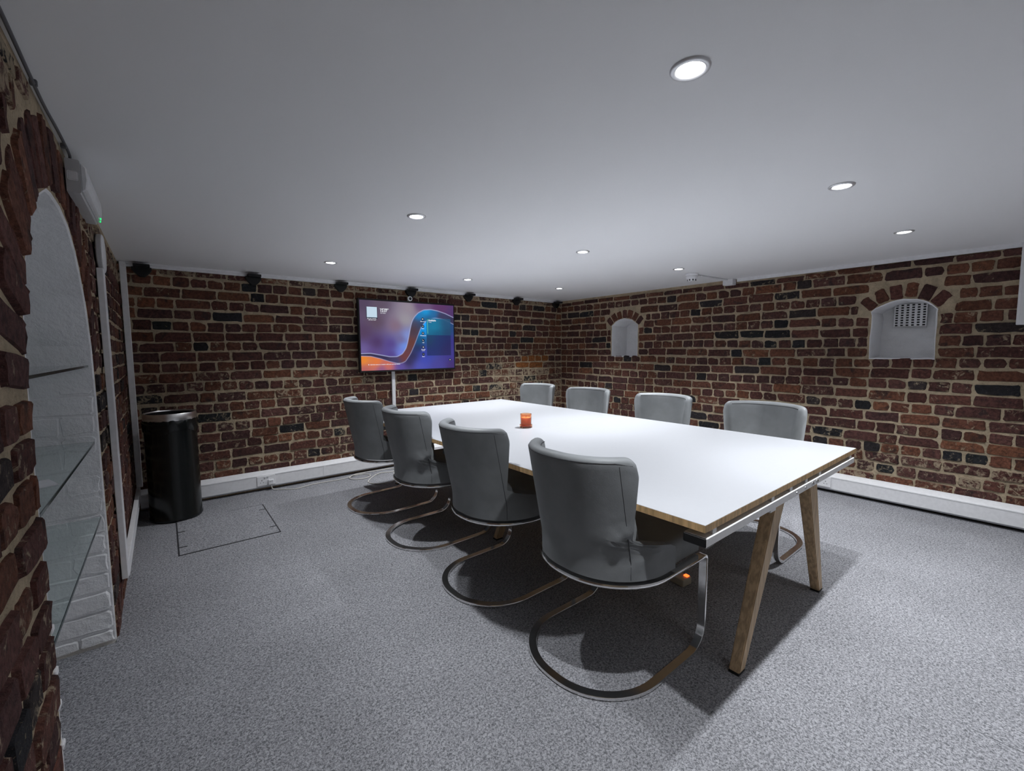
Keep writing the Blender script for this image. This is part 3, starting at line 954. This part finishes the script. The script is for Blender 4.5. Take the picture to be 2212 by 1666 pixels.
text('Today', .702, .284, .015, M['ui_white'])
rect('status_bar', .690, .235, .694, .455, M['ui_green'], -.0031)
def disc(s, t, r, mat, off):
    bm = NB(); c = sp(s, t, off); lathe(bm, [(r, 0), (r, .0006), (0, .0006)], 20, (c.x, off, c.z), 'Y'); return obj('round_button', bm, mat, screen)
def icon(parts):
    bm = NB()
    for a in parts: box(bm, a[0], a[1])
    return obj('icon', bm, M['ui_white'], screen)
icons = [(.638, .235, 'Meet now', 'cam'), (.638, .345, 'Share', 'arrow'), (.638, .452, 'Whiteboard', 'pen'), (.638, .560, 'Call', 'phone'), (.638, .665, 'Join with', 'hash'), (.638, .775, 'More', 'dots')]
for s_, t_, lab, ic in icons:
    disc(s_, t_, .017, M['ui_dark'], -.0026)
    c = sp(s_, t_, -.0036); e = .0007
    def B(x0, z0, x1, z1): return ((c.x+x0, c.y, c.z+z0), (c.x+x1, c.y+e, c.z+z1))
    if ic == 'cam': P = [B(-.008, -.005, .003, .005), B(.004, -.003, .008, .003)]
    elif ic == 'arrow': P = [B(-.007, -.006, .007, -.004), B(-.001, -.003, .001, .007), B(-.004, .002, .004, .004)]
    elif ic == 'pen': P = [B(-.007, -.006, .007, -.004), B(-.007, .004, .007, .006), B(-.007, -.006, -.005, .006), B(.005, -.006, .007, .006)]
    elif ic == 'phone': P = [B(-.007, .001, -.003, .007), B(-.005, -.004, -.001, .002), B(-.002, -.007, .005, -.003)]
    elif ic == 'hash': P = [B(-.004, -.007, -.002, .007), B(.002, -.007, .004, .007), B(-.007, .002, .007, .004), B(-.007, -.004, .007, -.002)]
    else: P = [B(-.007, -.0015, -.004, .0015), B(-.0015, -.0015, .0015, .0015), B(.004, -.0015, .007, .0015)]
    icon(P)
    text(lab, s_, t_+.042, .0145, M['ui_white'], .0003, True)
    if ic == 'hash': text('an ID', s_, t_+.060, .0145, M['ui_white'], .0003, True)
disc(.948, .868, .016, M['ui_dark'], -.0026)
c = sp(.948, .868, -.0036); icon([((c.x-.004, c.y, c.z-.006), (c.x+.004, c.y+.0007, c.z+.006))])
text('Add this room to a meeting with your personal device', .082, .922, .0150, M['ui_white'], .0003)
c = sp(.070, .914, -.0036); icon([((c.x-.005, c.y, c.z-.006), (c.x+.003, c.y+.0007, c.z+.005))])

# camera above the display
wc = empty('conference_camera', (2.150, 4.455, SZ1+.0005)); tag(wc, 'small round white conference camera on top of the wall display', 'camera')
bm = NB(); lathe(bm, [(0, .016), (.020, .016), (.025, .012), (.026, -.010), (.022, -.014), (.017, -.014), (.0165, -.009), (0, -.009)], 28, (0, 0, .027), 'Y'); obj('body', bm, M['plastic'], wc, True)
bm = NB(); lathe(bm, [(0, -.010), (.0155, -.010), (.014, -.0125), (0, -.014)], 24, (0, 0, .027), 'Y'); obj('lens', bm, M['glass_dark'], wc, True)
bm = NB(); box(bm, (-.009, -.008, 0), (.009, .010, .006), .001, 1); obj('clip', bm, M['plastic'], wc)
# cable cover below the display
bm = NB(); box(bm, (1.951, YB-.032, .178), (1.988, YB-.011, 1.20), .002, 1)
tag(obj('cable_cover', bm, M['plastic']), 'narrow white upright cable cover on the back wall below the display', 'trunking')

# black brackets along the top of the back wall
def make_bracket(x, lab):
    r = empty('ceiling_bracket', (x, YB-.011, 1.955)); tag(r, lab, 'bracket', 'black brackets along the top of the back wall')
    bm = NB(); prism(bm, [(-.062, -.008), (-.062, -.030), (-.046, -.052), (-.018, -.082), (.016, -.084), (.044, -.054), (.060, -.030), (.060, -.008)], 0, -.034, lambda u, v, w: (u, w, v))
    bmesh.ops.bevel(bm, geom=list(bm.edges), offset=.003, segments=1, affect='EDGES')
    obj('body', bm, M['black'], r)
    bm = NB(); box(bm, (-.050, -.105, -.016), (.050, -.020, .006), .002, 1); obj('plate', bm, M['black'], r)
labs = ['leftmost black ceiling bracket, above the bin', 'second black ceiling bracket from the left on the back wall', 'black ceiling bracket just above the left corner of the display',
        'black ceiling bracket right above the white conference camera', 'black ceiling bracket just right of the display', 'black ceiling bracket second from the back right corner', 'black ceiling bracket right in the back right corner']
for k, lab in enumerate(labs): make_bracket(-.085+.762*k if k < 6 else 4.46, lab)

# ------------------------------------------------------------------ bin
bn = empty('waste_bin', (.022, 4.228, 0)); tag(bn, 'tall round black waste bin with a chrome ring at its mouth', 'bin')
bm = NB(); lathe(bm, [(0, .004), (.162, .004), (.168, .012), (.168, .022), (.163, .030), (.163, .770), (.157, .770), (.157, .06), (0, .06)], 64); obj('body', bm, M['black_gloss'], bn, True)
bm = NB(); lathe(bm, [(.158, .768), (.1645, .768), (.1655, .772), (.1655, .818), (.163, .822), (.156, .822), (.154, .818), (.154, .813), (.158, .810), (.158, .768)], 64, cap=False)
obj('rim', bm, M['rim_steel'], bn, True)
bm = NB(); lathe(bm, [(.1535, .70), (.1535, .8125), (.151, .8125), (.151, .70)], 64, cap=False); obj('inner_sleeve', bm, M['black'], bn, True)
bm = NB(); q = random.Random(8); N_ = 72; rings = []
for r_, z in ((.1655, .690), (.1690, .700), (.1700, .735), (.1690, .764), (.1662, .770)):
    rings.append([bm.verts.new(((r_+.0028*sin(i*1.7+z*60)+q.uniform(0, .0015))*cos(2*pi*i/N_), (r_+.0028*sin(i*1.7+z*60))*sin(2*pi*i/N_), z+q.uniform(-.004, .004)+(.022*sin(i*.35) if z < .695 else 0))) for i in range(N_)])
for a, b in zip(rings, rings[1:]):
    for i in range(N_): bm.faces.new((a[i], a[(i+1) % N_], b[(i+1) % N_], b[i]))
obj('bin_liner', bm, M['black_gloss'], bn, True)
bm = NB(); lathe(bm, [(0, 0), (.160, 0), (.160, .005), (0, .005)], 48); obj('foot_ring', bm, M['black'], bn)

# ------------------------------------------------------------------ sockets, plug, cable
def make_socket(name, cx, axis, lab, w=.150, h=.090, gang=2):
    """axis: 'back' faces -Y, 'right' faces -X"""
    r = empty(name, (cx, YB-.0755, .050) if axis == 'back' else (XR-.0755, cx, .050), 0 if axis == 'back' else -pi/2)
    tag(r, lab, 'socket')
    bm = NB(); box(bm, (-w/2, -.009, 0), (w/2, 0, h), .003, 2); obj('face_plate', bm, M['plastic'], r)
    for g in range(gang):
        x = (-.036, .036)[g]
        bm = NB()
        for dx, dz, sx, sz in ((0, .050, .0025, .004), (-.011, .030, .0035, .002), (.011, .030, .0035, .002)):
            box(bm, (x+dx-sx, -.0096, dz-sz), (x+dx+sx, -.0088, dz+sz))
        obj('pin_hole', bm, M['black'], r)
    for g in range(gang):
        x = (-.012, .012)[g]
        bm = NB(); box(bm, (x-.007, -.013, .066), (x+.007, -.008, .082), .002, 1); obj('switch', bm, M['plastic_grey'], r)
    return r
make_socket('power_socket', .684, 'back', 'white double power socket in the back wall trunking, with a plug in it')
make_socket('power_socket', 1.236, 'right', 'white double power socket in the right wall trunking, behind the table')
pl = empty('plug', (.720, YB-.0855, .062)); tag(pl, 'white three-pin plug pushed into the back wall socket', 'plug')
bm = NB(); box(bm, (-.024, -.024, -.008), (.024, 0, .042), .006, 2); obj('body', bm, M['plastic'], pl)
bm = NB(); box(bm, (-.014, -.0252, .022), (.014, -.0235, .032), .0005, 1); obj('fuse_label', bm, M['plastic_grey'], pl)
P = [(.720, YB-.098, .054), (.722, YB-.102, .035), (.735, 4.450, .010), (.80, 4.41, .005), (.904, 4.346, .005), (1.038, 4.385, .005), (1.162, 4.388, .005), (1.337, 4.38, .005), (1.46, 4.425, .005), (1.56, 4.42, .005), (1.60, 4.33, .005),
     (1.53, 4.26, .006), (1.43, 4.28, .008), (1.40, 4.36, .011), (1.48, 4.43, .014), (1.60, 4.45, .010), (1.734, 4.455, .005), (1.86, 4.44, .005), (1.90, 4.36, .005), (1.82, 4.31, .005), (1.71, 4.34, .006),
     (1.60, 4.26, .005), (1.50, 4.12, .005), (1.54, 4.00, .005), (1.66, 3.97, .005), (1.76, 4.06, .006), (1.80, 4.20, .010), (1.86, 4.30, .013), (1.95, 4.36, .012), (1.97, 4.44, .010), (1.9695, YB-.026, .10), (1.9695, YB-.022, .185)]
bm = NB(); tube(bm, smooth_path(P, 7), .0042, 8)
tag(obj('power_cable', bm, M['cable'], None, True), 'white power cable trailing in loops over the carpet below the display', 'cable')
# extension block with its red light, under the table
eb = empty('extension_lead', (2.152, 1.228, 0), radians(-6)); tag(eb, 'beige extension block with a glowing red switch on the floor under the table', 'extension lead')
bm = NB(); box(bm, (-.038, -.06, 0), (.038, .36, .040), .005, 2); obj('block', bm, M['beige'], eb)
bm = NB(); box(bm, (.008, -.052, .040), (.030, -.028, .047), .002, 1); obj('switch', bm, M['red_led'], eb)
for k in range(3):
    bm = NB()
    y = .05+.09*k
    for dx, dy, sx, sy in ((0, .012, .002, .004), (-.011, -.008, .003, .002), (.011, -.008, .003, .002)): box(bm, (dx-sx, y+dy-sy, .0395), (dx+sx, y+dy+sy, .0405))
    obj('pin_hole', bm, M['black'], eb)
bm = NB(); tube(bm, smooth_path([(0, .36, .015), (.02, .50, .006), (-.05, .75, .006), (.0, 1.0, .006), (.05, 1.3, .006)], 8), .004, 8); obj('lead', bm, M['dark_cable'], eb, True)

# ------------------------------------------------------------------ floor hatch
fh = empty('floor_hatch', (.300, 3.730, 0)); tag(fh, 'rectangular carpeted floor hatch outlined in dark metal, beside the bin', 'floor hatch')
hw, hd = .283, .352
bm = NB(); box(bm, (-hw, -hd, -.001), (hw, hd, .0022)); obj('carpet_panel', bm, M['carpet'], fh)
for nm, a, b in (('edge_strip', (-hw-.007, -hd-.007, 0), (hw+.007, -hd, .0035)), ('edge_strip', (-hw-.007, -hd, 0), (-hw, hd, .0035)), ('edge_strip', (hw, -hd, 0), (hw+.007, hd, .0035)), ('edge_strip', (.05, hd, 0), (hw, hd+.002, .0030))):
    bm = NB(); box(bm, a, b); obj(nm, bm, M['seam'], fh)
for sx, sy in ((-1, -.62), (-1, .25), (1, -.62), (1, .62)):
    bm = NB(); x0 = sx*hw; box(bm, (x0, sy*hd-.006, .001), (x0-sx*.042, sy*hd+.006, .0034)); obj('lifting_notch', bm, M['seam'], fh)

# ------------------------------------------------------------------ left wall: shelves, emergency light, disc, ceiling cable
for k, (z, lab) in enumerate(((1.224, 'topmost glass shelf in the white arched niche'), (.899, 'middle glass shelf in the white arched niche'), (.570, 'lowest glass shelf in the white arched niche'))):
    r = empty('glass_shelf', (XL-.150, 1.965, z)); tag(r, lab, 'shelf', 'glass shelves in the arched niche')
    hy = .572
    bm = NB(); box(bm, (-.160, -hy, -.004), (.134, hy, .004)); obj('glass_pane', bm, M['shelf_glass'], r)
    bm = NB(); box(bm, (.1342, -hy, -.0042), (.1362, hy, .0042)); obj('front_edge', bm, M['shelf_edge'], r)
bm = NB(); box(bm, (-.035, -.05, 0), (.035, .05, .0012)); pp = obj('white_sheet', bm, M['matt']); pp.location = (-.300, 1.80, .9032); pp.rotation_euler = (0, 0, .35)  # thin flat white rectangle on the middle shelf
tag(pp, 'small white matt sheet lying on the middle glass shelf', 'sheet')

em = empty('emergency_light', (XL+.008, 2.150, 1.832)); tag(em, 'white emergency light with green indicator high on the left brick wall', 'emergency light')
prof = [(0, .002), (.016, .0), (.033, .0), (.036, .004), (.036, .108), (.033, .112), (0, .112)]
bm = NB(); prism(bm, prof, 0, .48, lambda d, z, u: (d, u, z)); bs = obj('housing', bm, M['plastic_grey'], em)
bm = NB(); prism(bm, [(.036, .006), (.050, .014), (.055, .05), (.053, .092), (.036, .106)], .006, .474, lambda d, z, u: (d, u, z))
bmesh.ops.bevel(bm, geom=list(bm.edges), offset=.004, segments=1, affect='EDGES'); df = obj('diffuser', bm, M['diffuser'], em)
bm = NB(); box(bm, (.004, -.003, .040), (.032, .001, .072), .004, 1); obj('cable_entry', bm, M['plastic'], em)
bm = NB(); lathe(bm, [(0, .004), (.004, .003), (.005, 0), (0, -.001)], 10, (.046, .462, .012), 'X'); obj('indicator', bm, M['green_led'], em)
bm = NB(); lathe(bm, [(0, .004), (.004, .003), (.005, 0), (0, -.001)], 10, (.050, .430, .016), 'X'); obj('indicator', bm, M['green_led'], em)

dk = empty('wall_sounder', (XL+.012, 2.960, 1.764)); tag(dk, 'round white disc-shaped fitting on the left brick wall above the upright trunking', 'wall fitting')
bm = NB(); lathe(bm, [(0, 0), (.088, 0), (.092, .004), (.092, .018)], 40, (0, 0, 0), 'X')
obj('base', bm, M['plastic_grey'], dk, True)
bm = NB(); lathe(bm, [(.086, .018), (.092, .0185), (.092, .022), (.082, .026), (0, .028)], 40, (0, 0, 0), 'X'); obj('cover', bm, M['plastic'], dk, True)

cc_ = empty('ceiling_cable', (XL+.012, 1.5, ZC-.009)); tag(cc_, 'dark cable clipped along the ceiling edge of the left wall', 'cable')
q = random.Random(2)
bm = NB(); tube(bm, smooth_path([(q.uniform(-.004, .006), y, q.uniform(-.005, .004)) for y in np.arange(-.9, .71, .2)] + [(-.002, .74, -.016), (.0, .79, -.03)], 6), .0042, 8)
obj('lead', bm, M['dark_cable'], cc_, True)
for y in (-.35, .18, .62):
    bm = NB(); box(bm, (-.007, y-.006, -.007), (.008, y+.006, .008), .002, 1); obj('clip', bm, M['dark_cable'], cc_)

# ------------------------------------------------------------------ ceiling: smoke detector, junction box; right wall: vent, wall box
sd = empty('smoke_detector', (3.915, 2.170, ZC)); tag(sd, 'round white smoke detector on the ceiling near the right wall', 'smoke detector')
bm = NB(); lathe(bm, [(0, -.001), (.056, -.001), (.057, -.014), (.052, -.020), (0, -.020)], 36); obj('base', bm, M['plastic'], sd, True)
bm = NB(); lathe(bm, [(.048, -.020), (.053, -.030), (.049, -.048), (.039, -.053), (.036, -.066), (.030, -.070), (0, -.071)], 36); hd_ = obj('chamber', bm, M['plastic'], sd, True)
for k in range(8):
    a = 2*pi*k/8; bm = NB(); box(bm, (-.006, -.0015, -.008), (.006, .0015, .008)); o = obj('vent_slot', bm, M['seam'], hd_)
    o.location = (.0375*cos(a), .0375*sin(a), -.0595); o.rotation_euler = (0, 0, a+pi/2)
jb = empty('junction_box', (XR-.050, 2.115, ZC-.030)); tag(jb, 'small white junction box in the corner of ceiling and right wall', 'junction box')
bm = NB(); box(bm, (-.040, -.050, -.030), (.038, .050, .028), .003, 2); obj('box_body', bm, M['plastic'], jb)
bm = NB(); tube(bm, [(3.972, 2.165, ZC-.0085), (4.514, 2.120, ZC-.0085)], .0075, 10)
cd = obj('conduit', bm, M['plastic'], None, True); tag(cd, 'thin white conduit from the smoke detector to the junction box', 'conduit')
for x in (4.06, 4.43):
    bm = NB(); box(bm, (x-.006, 2.165-(x-3.972)*.083-.012, ZC-.019), (x+.006, 2.165-(x-3.972)*.083+.012, ZC-.001), .002, 1); obj('saddle', bm, M['plastic'], cd)

vt = empty('air_vent', (XR+.262, .765, 1.452)); tag(vt, 'white air vent with square holes inside the near arched niche', 'vent')
bm = NB(); nx_, nz_ = 6, 9; wv, hv = .205, .186
y0 = -wv/2; hx = .0150; px = (.190-.0)/6
for i in range(nx_+1):
    pt = wv/nx_; a = y0 if i == 0 else y0+pt*(i-.5)+.0088; b = y0+pt*(i+.5)-.0088 if i < nx_ else -y0
    box(bm, (-.006, a, 0), (0, b, hv))
for i in range(nz_+1):
    z = i*(hv/nz_) if i else 0
    box(bm, (-.0058, -wv/2, max(0, z-.0040)), (-.0002, wv/2, min(hv, z+.0040)))
obj('grille', bm, M['white_paint'], vt)
bm = NB(); box(bm, (.001, -wv/2, .001), (.006, wv/2, hv)); obj('dark_back', bm, M['black'], vt)

wb = empty('wall_box', (XR-.0125, -.20, 1.426)); tag(wb, 'white box on the right wall at the right edge of the picture', 'wall box')
bm = NB(); box(bm, (-.045, -.375, 0), (0, .375, .553), .003, 1); obj('casing', bm, M['plastic'], wb)
bm = NB(); box(bm, (-.049, -.36, .015), (-.045, .36, .535), .001, 1); obj('front_cover', bm, M['plastic'], wb)
